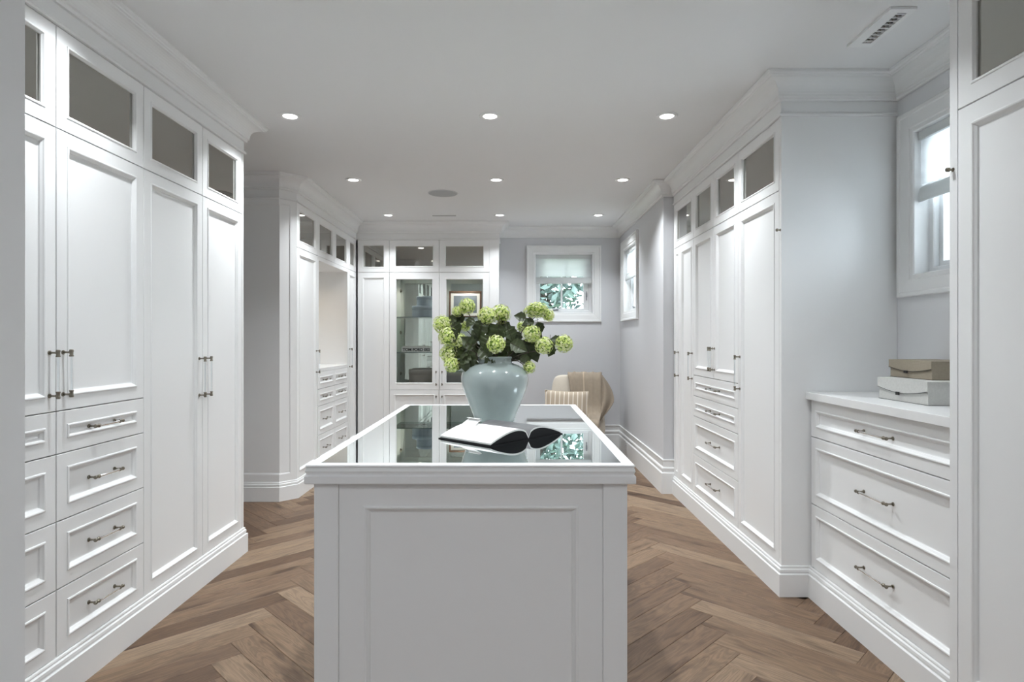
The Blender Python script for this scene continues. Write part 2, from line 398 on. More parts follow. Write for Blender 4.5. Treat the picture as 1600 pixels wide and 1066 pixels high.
for k, (a0, a1) in enumerate(((0, .537), (.537, W_ - .022))):
    front(u, 'transom_door', a0, a1, ZM, ZT, 'mirror')
    front(u, 'door', a0, a1, ZB, ZM, 'panel', (a1 - .037 if k == 0 else a0 + .033, 1.152, .20, 'v', 0))
u = unit('tall_wardrobe', 'white wardrobe hidden behind the door opening on the left', (XL1, YF + .002, 0), L90)
W_ = 1.741 - YF - .002; carcass(u, W_, .6); front(u, 'transom_door', 0, W_, ZM, ZT, 'mirror'); front(u, 'door', 0, W_, ZB, ZM, 'panel')

# --- second left run with a lit niche
LB = [5.215, 5.763, 6.317, 6.858, 7.195]
u = unit('tall_wardrobe', 'narrow white wardrobe door left of the lit open niche', (XL2, LB[0], 0), L90)
carcass(u, .548, .60); front(u, 'transom_door', 0, .548, ZM, ZT, 'mirror'); front(u, 'door', 0, .548, ZB, ZM, 'panel', (.548 - .035, 1.150, .20, 'v', 0))
u = unit('niche_cabinet', 'white cabinet with warm lit open niche above eight small drawers', (XL2, LB[1], 0), L90)
W_ = LB[3] - LB[1]; H = W_ / 2; ZC0, ZC1 = 1.045, 1.080; ZN = 2.112
mb = MB(); t = .042
mb.box(.0005, W_ - .0005, .021, .60, .0005, ZC0); mb.box(.0005, t, .0, .60, ZC0, ZM); mb.box(W_ - t, W_ - .0005, .0, .60, ZC0, ZM)
mb.box(t, W_ - t, 0, .60, ZN, ZM); mb.box(t, W_ - t, .575, .60, ZC0, ZN); mb.box(.0005, W_ - .0005, .021, .60, ZM, 2.735)
mb.build('body', WHITE, u)
MB().box(t + .001, W_ - t - .001, .003, .575, ZC0, ZC1, bev=.002).build('countertop', QUARTZ, u)
for k in range(2): front(u, 'transom_door', k * H, (k + 1) * H, ZM, ZT, 'mirror')
DN = [0.160, 0.440, 0.718, 0.881, 1.045]
for k in range(2):
    for q in range(4): front(u, 'drawer', k * H + (.02 if k == 0 else 0), (k + 1) * H - (.02 if k else 0), DN[q], DN[q + 1], 'panel', ((k + .5) * H, (DN[q] + DN[q + 1]) / 2, .13, 'h', .012), fr=.045)
MB().lathe([(.030, ZN - .001), (.030, ZN - .004), (.022, ZN - .004)], 20, (W_ / 2, .28)).lathe([(.022, ZN - .003), (.0001, ZN - .003)], 20, (W_ / 2, .28), 1).build('niche_lamp', [TRIM, emit('warm_lens', (1, .86, .66), 14)], u)
ld = bpy.data.lights.new('niche_lamp_light', 'AREA'); ld.shape = 'DISK'; ld.size = .04; ld.energy = NICHE_W; ld.color = (1, .80, .56); ld.spread = 2.6
link('niche_lamp_light', ld, u, (W_ / 2, .28, ZN - .006))
u = unit('tall_wardrobe', 'narrow white wardrobe in the corner between niche and display cabinet', (XL2, LB[3], 0), L90)
carcass(u, LB[4] - LB[3], .60); front(u, 'transom_door', 0, LB[4] - LB[3], ZM, ZT, 'mirror'); front(u, 'door', 0, LB[4] - LB[3], ZB, ZM, 'panel', (.035, 1.150, .20, 'v', 0))

# --- display cabinet on the back wall
BX = [-1.829, -1.453, -.862, -.265]
u = unit('tall_wardrobe', 'single white full-height door left of the glass display cabinet', (BX[0], YB, 0), 0)
carcass(u, BX[1] - BX[0], .31); front(u, 'transom_door', 0, BX[1] - BX[0], ZM, ZT, 'mirror'); front(u, 'door', 0, BX[1] - BX[0], ZB, ZM, 'panel')
u = thing('display_cabinet', 'white display cabinet with glass doors behind the flower vase', 'cabinet', (BX[1], YB, 0))
W_ = XBE - BX[1]; D = .315; ZL = .762; wb = BX[2] - BX[1]; we = BX[3] - BX[1]
mb = MB(); mb.box(.0005, we, .021, D, 0, ZL + .04); mb.box(.0005, .03, .021, D, ZL + .04, ZM); mb.box(we - .03, we, .021, D, ZL + .04, ZM)
mb.box(.0005, we, .021, D, ZM - .03, 2.735); mb.box(.03, we - .03, D - .012, D, ZL + .04, ZM - .03)
mb.box(we, W_, 0, D, 0, 2.735, 0)
mb.build('body', WHITE, u)
MB().box(.031, we - .031, D - .016, D - .0125, ZL + .041, ZM - .031).build('mirror_back', BACKMIR, u)
for z in (1.206, 1.626):
    s = MB(); s.box(.031, we - .031, .030, .296, z - .008, z, 0); s.box(.031, we - .031, .0285, .0300, z - .008, z, 1); s.build('glass_shelf', [SHELFTOP, SHELFGL], u)
for k, (a0, a1) in enumerate(((0, wb), (wb, we))):
    front(u, 'transom_door', a0, a1, ZM, ZT, 'mirror', fr=.06)
    pu = a1 - .035 if k == 0 else a0 + .035
    front(u, 'glass_door', a0, a1, ZL, ZM, 'glass', (pu, .90, .15, 'v', 0), fr=.068)
    front(u, 'door', a0, a1, ZB, ZL, 'panel', (pu, .61, .15, 'v', 0))
for cx_ in (wb / 2, (wb + we) / 2):
    zt_ = ZM - .031
    MB().lathe([(.030, zt_), (.030, zt_ - .006), (.022, zt_ - .006)], 20, (cx_, .16)).lathe([(.022, zt_ - .005), (.0001, zt_ - .005)], 20, (cx_, .16), 1).build('puck_lamp', [TRIM, emit('puck_lens', (1, .92, .8), 10)], u)
    ld = bpy.data.lights.new('puck_light', 'AREA'); ld.shape = 'DISK'; ld.size = .04; ld.energy = 1.6; ld.color = (1, .93, .84); ld.spread = 2.6
    link('puck_light', ld, u, (cx_, .16, zt_ - .009))
for z in (1.977, 1.446, .925): MB().tube([(.03, .05, z), (.044, .05, z)], .022, 12).box(.03, .05, .03, .05, z - .008, z + .008).build('hinge', BRONZE, u)

# --- right wardrobes (local x runs towards the camera)
RB = [5.356, 4.775, 4.300, 3.836, 3.245, YR1N]
DR = [0.160, 0.459, 0.758, 0.918, 1.078]
u = unit('tall_wardrobe', 'white wardrobe at the far end of the right run by the window wall', (XR1, RB[0], 0), R90)
W_ = RB[0] - RB[1]; carcass(u, W_, .60); front(u, 'transom_door', .018, W_, ZM, ZT, 'mirror'); front(u, 'door', .19, W_, ZB, ZM, 'panel', (W_ - .033, 1.148, .20, 'v', 0))
d2 = front(u, 'narrow_door', .018, .19, ZB, ZM, 'panel', (.150, 1.148, .20, 'v', 0), fr=.05)
MB().box(0.0005, .018, 0, .021, 0, 2.735).build('filler', WHITE, u)
u = unit('drawer_wardrobe', 'white wardrobe with four wide drawers in the middle of the right run', (XR1, RB[1], 0), R90)
W_ = RB[1] - RB[3]; m_ = RB[1] - RB[2]; carcass(u, W_, .60)
for k, (a0, a1) in enumerate(((0, m_), (m_, W_))):
    front(u, 'transom_door', a0, a1, ZM, ZT, 'mirror')
    front(u, 'door', a0, a1, DR[4], ZM, 'panel', (a1 - .022 if k == 0 else a0 + .022, 1.218, .15, 'v', 0))
for q in range(4): front(u, 'drawer', 0, W_, DR[q], DR[q + 1], 'panel', (W_ / 2, (DR[q] + DR[q + 1]) / 2, .19, 'h', .012))
u = unit('tall_wardrobe', 'white tall wardrobe with blank side panel beside the chest of drawers', (XR1, RB[3], 0), R90)
W_ = RB[3] - RB[5]; W2 = RB[3] - RB[4]; carcass(u, W2, .61)
MB().box(W2, W_, 0, .612, 0, 2.735).build('side_panel', WHITE, u)
front(u, 'transom_door', 0, W2, ZM, ZT, 'mirror'); front(u, 'door', 0, W2, ZB, ZM, 'panel', (.033, 1.148, .20, 'v', 0))
link('valet_knob', knob_mesh(), u, (W_ - .012, 0, 1.938))
u = unit('tall_wardrobe', 'white wardrobe cut by the right edge of the picture', (XR3, YR3, 0), R90)
W_ = YR3 - YF - .002; MB().box(0, .036, 0, .524, 0, 2.735).build('side_panel', WHITE, u)
mb = MB().box(.0365, W_, .021, .524, 0, 2.735).build('body', WHITE, u)
for a0, a1 in ((.036, .60), (.60, W_)):
    front(u, 'transom_door', a0, a1, 2.134, ZT, 'mirror', fr=.060); front(u, 'door', a0, a1, ZB, 2.134, 'panel', fr=.060)
link('valet_knob', knob_mesh(), u, (.016, 0, 1.938))

# --- chest of drawers under the right window
u = thing('chest_of_drawers', 'white three-drawer built-in chest with quartz top under the right window', 'dresser', (XD, YR1N - .003, 0), R90)
W_ = YR1N - YR3 - .006; DD = [0.160, .493, .846, 1.040]
MB().box(.0, W_, .021, .46, 0, 1.042).build('body', WHITE, u)
for q in range(3): front(u, 'drawer', .008, W_ - .004, DD[q], DD[q + 1], 'panel', (W_ / 2 + .02, (DD[q] + DD[q + 1]) / 2, .21, 'h', .012), fr=.05)
MB().box(.0, W_, -.026, .46, 1.042, 1.080, bev=.002).build('top', QUARTZ, u)

# ------------------------------------------------------------------ windows
SASH = mat('vinyl_sash', (0.80, 0.81, 0.82), 0.35)
def linen(name, col, tr):
    m = bpy.data.materials.new(name); m.use_nodes = True; nt = m.node_tree; nt.nodes.clear()
    d = nt.nodes.new('ShaderNodeBsdfDiffuse'); d.inputs[0].default_value = (*col, 1)
    t = nt.nodes.new('ShaderNodeBsdfTranslucent'); t.inputs[0].default_value = (*col, 1)
    mx = nt.nodes.new('ShaderNodeMixShader'); mx.inputs[0].default_value = tr; o = nt.nodes.new('ShaderNodeOutputMaterial')
    nt.links.new(d.outputs[0], mx.inputs[1]); nt.links.new(t.outputs[0], mx.inputs[2]); nt.links.new(mx.outputs[0], o.inputs[0]); return m
SHADE = linen('sheer_linen', (.86, .88, .89), .45); SHADE2 = linen('folded_linen', (.74, .76, .76), .18)
HARD = mat('window_hardware', (0.30, 0.31, 0.33), 0.4, metal=.6)
def window(idx, loc, rot, label, slabel):
    wo, ho, cw = .697, WZ1 - WZ0, .112
    w_ = struct(link('window_%d' % idx, None, None, loc, (0, 0, rot))); w_['label'] = label
    # casing: mitred rings around the opening
    prof = [(0, 0), (0, -.022), (.004, -.026), (.020, -.026), (.026, -.020), (.085, -.016), (.090, -.010), (.108, -.010), (cw + .001, -.004), (cw + .001, .11)]
    c = MB(); W2, H2 = wo + 2 * cw, ho + 2 * cw
    c.rings(W2, H2, prof, x0=-cw, z0=-cw, back=False, cap=False); c.build('casing', TRIM, w_)
    f = MB(); f.rings(wo, ho, [(.001, .11), (.001, .07), (.03, .07), (.034, .075), (.034, .10), (.060, .10), (.062, .13), (0, .13)], back=False, cap=False)
    f.box(.60, .664, .078, .105, .03, ho - .03)
    f.build('sash', SASH, w_)
    MB().box(wo / 2 - .018 - .011, wo / 2 - .018 + .011, .112, .124, .06, ho - .06).build('muntin', SASH, w_)
    MB().box(.058, .605, .116, .120, .058, ho - .058).build('pane', PANE, w_)
    h = MB(); h.box(.215, .285, .060, .085, .034, .046); h.tube([(.25, .055, .044), (.29, .045, .046)], .006, 8); h.build('crank', HARD, w_)
    MB().box(.634, .644, .064, .080, .16, .27).box(.630, .648, .070, .079, .20, .25).build('latch', HARD, w_)
    # roman shade
    s = thing('roman_shade', slabel, 'window shade', loc, rot, 'half lowered roman shades')
    s.location = Vector(loc) + Matrix.Rotation(rot, 3, 'Z') @ Vector((0, 0, 0))
    x0, x1 = .004, wo - .004
    MB().box(x0, x1 + .001, .015, .055, ho - .045, ho - .002).build('headrail', SHADE2, s)
    g = []
    for i in range(25):
        z = ho - .045 - i / 24 * .225
        g.append([(x0 + (x1 - x0) * j / 12, .030 + .002 * math.sin(i * .7), z) for j in range(13)])
    MB().grid(g).build('sheer_panel', SHADE, s)
    g = []
    pr = [(.030, .44), (.020, .43), (.012, .40), (.010, .375), (.013, .365), (.020, .362), (.030, .368), (.036, .39), (.036, .43), (.034, .445)]
    for (y, z) in pr: g.append([(x0 + (x1 - x0) * j / 12, y, z) for j in range(13)])
    MB().grid(g).build('fold', SHADE2, s)
    return w_
window(1, (BWX[0], YW, WZ0), 0, 'small square window on the back wall', 'pale roman shade half lowered in the back wall window')
window(2, (XR0, RWY[1], WZ0), R90, 'small window on the far right wall', 'roman shade in the narrow-looking window beside the back corner')
window(3, (XW, NWY[1], WZ0), R90, 'small window above the chest of drawers', 'white roman shade in the window above the chest of drawers')
# daylight sampling portals in the window openings
for (loc, rot) in (((sum(BWX) / 2, YW + .16, (WZ0 + WZ1) / 2), (R90, 0, 0)), ((XR0 + .16, sum(RWY) / 2, (WZ0 + WZ1) / 2), (R90, 0, R90)), ((XW + .16, sum(NWY) / 2, (WZ0 + WZ1) / 2), (R90, 0, R90))):
    pl = bpy.data.lights.new('daylight_portal', 'AREA'); pl.shape = 'RECTANGLE'; pl.size = .70; pl.size_y = .72; pl.cycles.is_portal = True
    link('daylight_portal', pl, None, loc, rot)

# ------------------------------------------------------------------ ceiling fittings
LENS = emit('lamp_lens', (1.0, .985, .96), 9.0)
LX = (-1.372, -.136, .958)
names = {0: 'left', 1: 'middle', 2: 'right'}; rown = {3.76: 'nearest row in view', 5.26: 'middle row', 6.75: 'farthest row'}
tm = MB(); tm.lathe([(.040, -.0005), (.045, -.006), (.060, -.007), (.066, -.004), (.067, 0)], 32); trim_me = tm.mesh('trim_ring', TRIM)
lm = MB(); lm.lathe([(.044, -.003), (.0001, -.003)], 32); lens_me = lm.mesh('lens', LENS)
def downlight(x, y, label, group, power=LAMP_W, spread=2.0):
    t = thing('recessed_ceiling_light', label, 'ceiling light', (x, y, CEIL), 0, group)
    link('trim_ring', trim_me, t); link('lens', lens_me, t)
    d = bpy.data.lights.new('lamp_light', 'AREA'); d.shape = 'DISK'; d.size = .085; d.energy = power; d.color = (.925, .97, 1.0); d.spread = spread
    link('lamp_light', d, t, (0, 0, -.008)); return t
for y in (3.76, 5.26, 6.75):
    for i, x in enumerate(LX): downlight(x, y, 'round recessed ceiling light, %s one of the %s' % (names[i], rown[y]), 'recessed ceiling lights in view', LAMP_W * (.74 if y > 6 else 1))
for y in (2.26,):
    for i, x in enumerate(LX): downlight(x * (.93 if x > 0 else 1), y, 'recessed ceiling light out of view above the island, %s one' % names[i], 'ceiling lights out of view', LAMP_W * .8)
for y in (-.7, -2.2):
    for x in (-.7, .7): downlight(x, y, 'added unseen fill lamp in the hall behind the viewer, %s %s' % ('nearer' if y > -1 else 'farther', 'left' if x < 0 else 'right'), 'added hall fill lamps', 12.5, 2.7)  # fill lamps added behind the camera to brighten the island front
GREYM = mat('speaker_mesh', (.42, .43, .44), .7, bump=.3, bscale=900)
sp = thing('ceiling_speaker', 'flat round grey speaker grille in the ceiling', 'speaker', (-.653, 5.746, CEIL))
MB().lathe([(.132, -.004), (.0001, -.005)], 40).build('grille', GREYM, sp); MB().lathe([(.132, -.004), (.136, -.005), (.141, -.003), (.142, 0)], 40).build('rim', mat('speaker_rim', (.6, .6, .61), .6), sp)
v = thing('ceiling_vent', 'slim slotted air vent in the ceiling before the display cabinet', 'vent', (-.757, 6.78, CEIL))
MB().rings(.30, .075, [(0, 0), (0, -.0015), (.002, -.002), (.018, -.002), (.018, .0)], cap=False, back=False).build('frame', TRIM, v, (-.15, 0.0375, 0), (R90 * -1, 0, 0))
for k in range(2): MB().box(-.13, .13, -.0008, .0008, -.0018, -.0010, M=Matrix.Translation((0, -.0065 + k * .013, 0))).build('slat', TRIM, v)
MB().box(-.132, .132, -.0195, .0195, -.001, -.0004).build('duct', DARKHOLE, v)
v = thing('ceiling_vent', 'white rectangular air register in the ceiling at upper right', 'vent', (1.628, 2.69, CEIL))
vb = MB(); x0, x1, y0, y1 = -.055, .055, -.165, .165; i0, i1, j0, j1 = -.008, .034, -.135, .125
for (bx0, bx1, by0, by1) in ((x0, i0, y0, y1), (i1, x1, y0, y1), (i0, i1, y0, j0), (i0, i1, j1, y1)): vb.box(bx0, bx1, by0, by1, -.012, 0)
vb.build('frame', TRIM, v)
MB().box(i0, i1, j0, j1, -.0012, -.0004).build('duct', DARKHOLE, v)
for k in range(9):
    yy = j0 + .013 + k * .029
    MB().box(i0, i1, yy - .003, yy + .003, -.011, -.003, M=Matrix.Translation((0, 0, 0))).build('louver', TRIM, v)
MB().box((i0 + i1) / 2 - .002, (i0 + i1) / 2 + .002, j0, j1, -.007, -.003).build('damper_bar', BRONZE, v)

# wall socket on the right baseboard
so = thing('wall_socket', 'white double socket low on the right wall baseboard', 'socket', (XR0 - .022, 6.96, .117), R90)
MB().box(-.036, .036, -.006, 0, -.06, .06, bev=.002).build('cover_plate', TRIM, so)
for z in (-.024, .024):
    MB().box(-.017, .017, -.008, -.006, z - .015, z + .015).build('receptacle', SASH, so)
    MB().box(-.009, -.006, -.0086, -.008, z - .004, z + .007).box(.006, .009, -.0086, -.008, z - .004, z + .007).build('slot', BLACKM, so)

# ------------------------------------------------------------------ island
ZI = .962; IX0, IX1, IY0, IY1 = -.627, .365, 1.925, 3.665
isl = thing('island', 'white kitchen-style island with glass top in the middle of the room', 'island', ((IX0 + IX1) / 2, (IY0 + IY1) / 2, 0))
isl['label'] = 'white dressing island with mirror-like glass top in the room centre'
def ib(mb, name, m): return mb.build(name, m, isl, (-isl.location.x, -isl.location.y, 0))
pw = .076
mb = MB(); mb.box(IX0 + .012, IX1 - .012, IY0 + .026, IY1 - .026, 0.0, ZI - .022); ib(mb, 'body', WHITE)
for (x, y) in ((IX0, IY0), (IX1 - pw, IY0), (IX0, IY1 - pw), (IX1 - pw, IY1 - pw)):
    ib(MB().box(x, x + pw, y, y + pw, 0.0, ZI - .056, bev=.0015), 'corner_post', WHITE)
# end panels and side doors (front faces in local frame)
def iface(name, x, y, rot, wd, z0, z1, fr):
    o = MB().rings(wd, z1 - z0, [(0, .02), (0, .001), (.001, 0)] + [(d + fr - .052, yy) for d, yy in PANEL[3:]]).build(name, WHITE, isl, (x - isl.location.x, y - isl.location.y, z0), (0, 0, rot)); return o
iface('end_panel', IX0 + pw, IY0 + .010, 0, IX1 - IX0 - 2 * pw, .10, ZI - .058, .078)
iface('end_panel', IX1 - pw, IY1 - .010, PI, IX1 - IX0 - 2 * pw, .10, ZI - .058, .078)
nn = 3; seg = (IY1 - IY0 - 2 * pw) / nn
for k in range(nn):
    for (za, zb) in ((.16, .40), (.40, .66), (.66, ZI - .060)):
        for (x, rot, yy) in ((IX0 - 0.0, -PI / 2, IY0 + pw + (k + 1) * seg), (IX1 + 0.0, PI / 2, IY0 + pw + k * seg)):
            o = MB().rings(seg - .004, zb - za - .004, PANEL).build('drawer', WHITE, isl, (x - isl.location.x, yy - isl.location.y, za), (0, 0, rot))
            link('pull_handle', pull_mesh(.16), o, (seg / 2, .012, (zb - za) / 2))
ring = [(IX0, IY1), (IX1, IY1), (IX1, IY0), (IX0, IY0)]
ring = ring[::-1]   # room side outwards
base = [(0.0, .160), (.006, .158), (.008, .148), (.014, .142), (.014, .128), (.020, .120), (.020, 0), (0, 0)]
ib(sweep(ring, base, closed=True), 'plinth', WHITE)
mould = [(-.02, ZI - .060), (.021, ZI - .060), (.0235, ZI - .057), (.0235, ZI - .036), (.021, ZI - .033), (.0185, ZI - .030), (.0195, ZI - .025), (.022, ZI - .020), (.0195, ZI - .012), (.0165, ZI - .0085), (.0195, ZI - .0075), (.0205, ZI - .005), (.0195, ZI - .001), (.0175, ZI), (-.016, ZI), (-.016, ZI - .008)]
ib(sweep(ring, mould, closed=True), 'top_frame', WHITE)
def topglass(): return mat('island_mirror_glass', (.82, .87, .86), 0.0, metal=1.0)
ib(MB().box(IX0 + .016, IX1 - .016, IY0 + .016, IY1 - .016, ZI - .010, ZI - .0008), 'glass_top', topglass())

# ------------------------------------------------------------------ vase
ZG = ZI - .0008
VX, VY = -.082, 2.90
VG = mat('celadon_glaze', S((150, 161, 160)), .10, spec=.6, noise=.22, nscale=7, Coat_Weight=.6, Coat_Roughness=.05)
va = thing('vase', 'large blue-grey glazed ceramic jar vase on the island', 'vase', (VX, VY, ZG))
pr = [(.0001, .004), (.070, .004), (.084, .0), (.092, .004), (.097, .02), (.112, .06), (.130, .105), (.146, .145), (.157, .18), (.161, .205), (.160, .225), (.152, .245), (.136, .262), (.112, .275), (.092, .281), (.083, .285), (.080, .292), (.080, .302), (.083, .309), (.082, .313), (.078, .315), (.074, .313), (.073, .30), (.078, .283), (.11, .266), (.14, .23), (.14, .17), (.10, .06), (.07, .02), (.0001, .02)]
MB().lathe(pr, 56).build('body', VG, va)

# ------------------------------------------------------------------ flowers
def greenmat(name, c, tr=.25):
    m = mat(name, c, .5, noise=.3, nscale=25, spec=.3); return m
FLOR = greenmat('floret_green', S((206, 220, 128))); FLOR2 = greenmat('floret_pale', S((230, 238, 178))); CORE = greenmat('head_core', S((104, 136, 48)))
LEAF = mat('viburnum_leaf', S((58, 68, 38)), .40, noise=.5, nscale=14, spec=.45); STEM = mat('brown_stem', S((58, 48, 38)), .6, noise=.3, nscale=40)
def head_mesh(seed):
    rg = random.Random(seed); mb = MB()
    mb.lathe([(.0001, -.78)] + [(.78 * math.cos(t), .78 * math.sin(t)) for t in (-1.2, -.8, -.4, 0, .4, .8, 1.2)] + [(.0001, .78)], 12, mi=1)
    N_ = 230
    for k in range(N_):
        z = 1 - 2 * (k + .5) / N_; r = math.sqrt(1 - z * z); t = k * 2.39996
        d = Vector((r * math.cos(t), r * math.sin(t), z)); d = (d + Vector((rg.uniform(-.12, .12), rg.uniform(-.12, .12), rg.uniform(-.12, .12)))).normalized()
        c = d * rg.uniform(.84, 1.10); q = d.to_track_quat('Z', 'Y').to_matrix(); tw = Matrix.Rotation(rg.uniform(0, 6.28), 3, 'Z'); R = q @ tw
        s = rg.uniform(.12, .19); mi = 0 if rg.random() < .6 else 2
        for p in range(4):
            Rp = R @ Matrix.Rotation(p * PI / 2, 3, 'Z')
            pts = [(0, 0, 0), (s * .55, -s * .42, s * .18), (s * 1.05, 0, s * .10 - rg.random() * s * .3), (s * .55, s * .42, s * .18)]
            mb.add([c + Rp @ Vector(x) for x in pts], [(0, 1, 2, 3)], mi)
    return mb.mesh('flower_head', [FLOR, CORE, FLOR2])
HEADS = [head_mesh(i) for i in range(3)]
def leaf_mesh(seed):
    rg = random.Random(seed); mb = MB()
    prof = [(0, .02), (.08, .20), (.18, .36), (.26, .46), (.32, .38), (.42, .42), (.52, .46), (.60, .36), (.72, .28), (.86, .14), (1.0, .0)]
    rows = []
    for x, h in prof:
        dz = -.22 * x * x
        rows.append([(x, -h, dz + .22 * h - .12 * h * h), (x + .02, -h * .5, dz + .07 * math.sin(x * 24)), (x, 0, dz - .02), (x + .02, h * .5, dz + .07 * math.sin(x * 24 + 1)), (x, h, dz + .22 * h)])
    mb.grid(rows); mb.tube([(-.35, 0, .06), (0, 0, 0), (.5, 0, -.06), (.95, 0, -.21)], [.018, .016, .012, .004], 5, 1)
    return mb.mesh('leaf', [LEAF, STEM])
LEAVES = [leaf_mesh(i) for i in range(2)]
# px, py, radius px, depth offset, squash
heads = [(730, 479, 11, .02, 1), (761, 494, 12.5, -.03, 1), (783, 491, 13, .02, 1), (838, 485, 13.5, .0, .75), (691, 507, 12.5, .0, 1), (700, 526, 13, -.05, 1), (718, 534, 11.5, -.02, 1),
         (701, 553, 12, -.03, 1), (706, 570, 10.5, -.06, 1), (775, 538, 12.5, -.12, 1), (831, 522, 12.5, -.03, 1), (850, 540, 12, -.05, 1), (881, 537, 12, .0, 1), (827, 574, 8.5, -.03, 1), (727, 510, 7, .10, 1), (815, 511, 7, .10, 1)]
hl_ = ['topmost on the left, above the framed cabinet door', 'upper middle, left of the touching pair', 'upper middle, right of the touching pair', 'wide flat head at upper right below the back window', 'leftmost of the bunch',
       'second below the leftmost head', 'left of centre beside the dark leaves', 'lower left, third head from the leftmost', 'lowest left, hanging beside the jar shoulder', 'low front centre above the jar mouth', 'right side, nearest the centre',
       'right side, between two others', 'farthest right with two dark leaves', 'small one low on the right of the jar', 'small pale one at the back left', 'small pale one at the back right']
leaves = {0: [(718, 497, .055, 2.2), (706, 500, .05, 3.6)], 1: [(751, 513, .085, 4.4), (757, 512, .06, 5.4)], 2: [(787, 514, .095, 5.9), (797, 520, .07, 5.2), (778, 520, .085, 4.6)], 3: [(814, 495, .05, 2.9), (826, 504, .055, 3.4), (843, 512, .055, 5.0)],
          4: [(713, 512, .06, 5.2)], 5: [(722, 549, .085, 3.6)], 6: [(733, 536, .07, 2.4), (742, 549, .085, 5.7)], 7: [(734, 560, .075, 4.9), (716, 548, .06, 3.8)], 8: [(718, 569, .05, 4.5), (727, 571, .05, 4.9)],
          9: [(779, 563, .085, 4.9), (758, 552, .075, 5.6), (793, 545, .08, 4.4), (766, 545, .06, 4.0)], 10: [(826, 545, .105, 4.5), (842, 524, .035, 5.6)], 11: [(858, 541, .06, 4.6)], 12: [(869, 531, .05, 3.0), (861, 548, .05, 4.2)], 13: [(812, 556, .05, 5.2)], 14: [(735, 503, .045, 4.0)], 15: [(807, 527, .06, 4.9)]}
for i_, l_ in ((5, (727, 560, .06, 3.9)), (6, (744, 525, .06, 2.3)), (7, (741, 571, .05, 4.2)), (8, (735, 577, .05, 4.6)), (9, (777, 568, .07, 4.8)), (9, (765, 566, .055, 3.9)), (1, (758, 534, .07, 4.2)), (2, (801, 531, .07, 5.6)),
              (10, (809, 541, .075, 5.9)), (10, (800, 556, .06, 5.6)), (11, (836, 556, .05, 5.1)), (2, (770, 517, .07, 4.0)), (4, (708, 523, .055, 4.9)), (13, (820, 561, .05, 5.9))): leaves[i_].append(l_)
MOUTH = Vector((VX, VY, ZG + .30))
rg = random.Random(3)
for i, (px, py, r, dy, sq) in enumerate(heads):
    Y = VY + dy; c = P(px, py, Y); R = r * Y / F * 1.12
    ang = math.atan2(c.y - VY + rg.uniform(-.03, .03), c.x - VX); foot = MOUTH + Vector((math.cos(ang) * .045, math.sin(ang) * .045, 0))
    t = thing('flower_stem', 'snowball flower in the jar, %s' % hl_[i], 'flower', foot, 0, 'green snowball flowers in the jar')
    e = c - foot - Vector((0, 0, R * .6)); low = Vector((-foot.x + VX, -foot.y + VY, -.20)) * .9
    mid = Vector((e.x * .35, e.y * .35, max(.03, e.z * .55) + .01))
    pts = []
    for k in range(9):
        q = k / 8; pts.append((1 - q) ** 2 * Vector((0, 0, -.03)) + 2 * q * (1 - q) * mid + q * q * e)
    pts = [low] + pts
    MB().tube(pts, [.0032] * 3 + [.003 - .00015 * k for k in range(len(pts) - 3)], 6).build('stem', STEM, t)
    h = link('flower_head', HEADS[i % 3], t, c - foot, (rg.uniform(0, 6), rg.uniform(0, 6), rg.uniform(0, 6)) if sq == 1 else (0, .25, rg.uniform(0, 6)))
    h.scale = (R * (1.25 if sq < 1 else 1), R * (1.25 if sq < 1 else 1), R * sq)
    if sq < 1:
        h2 = link('flower_head', HEADS[0], t, P(857, 493, Y) - foot, (1, 1, 0)); h2.scale = (R * .62,) * 3
    if i == 0:
        h2 = link('flower_head', HEADS[1], t, P(715, 487, Y) - foot, (1, 2, 0)); h2.scale = (R * .7,) * 3
    for k, (lx, ly, sz, an) in enumerate(leaves[i]):
        lc = P(lx, ly, VY - .03 + .05 * math.sin(lx)); d = Vector((math.cos(an), rg.uniform(-.35, .1), math.sin(an))).normalized()
        nrm = Vector((rg.uniform(-.4, .4), -1, rg.uniform(.0, .7))); yv = nrm.cross(d).normalized(); zv = d.cross(yv)
        M = Matrix((d, yv, zv)).transposed().to_4x4()
        lo = link('leaf', LEAVES[k % 2], t, lc - foot - d * sz * .5); lo.rotation_euler = M.to_euler(); sz *= 1.15; lo.scale = (sz, sz * .95, sz)

# ------------------------------------------------------------------ open book on the island
PAGE = mat('book_paper', (.86, .86, .85), .55, noise=.015, nscale=60); PAGEE = mat('page_edges', (.62, .62, .61), .7, noise=.2, nscale=300); COVER = mat('black_book_cover', (.008, .008, .009), .6, spec=.12); GPAGE = mat('dark_page', (.13, .13, .135), .4)
bk = thing('open_book', 'open black book lying face up on the glass island top', 'book', (.0646, 2.387, ZG), math.atan2(.735, .678))
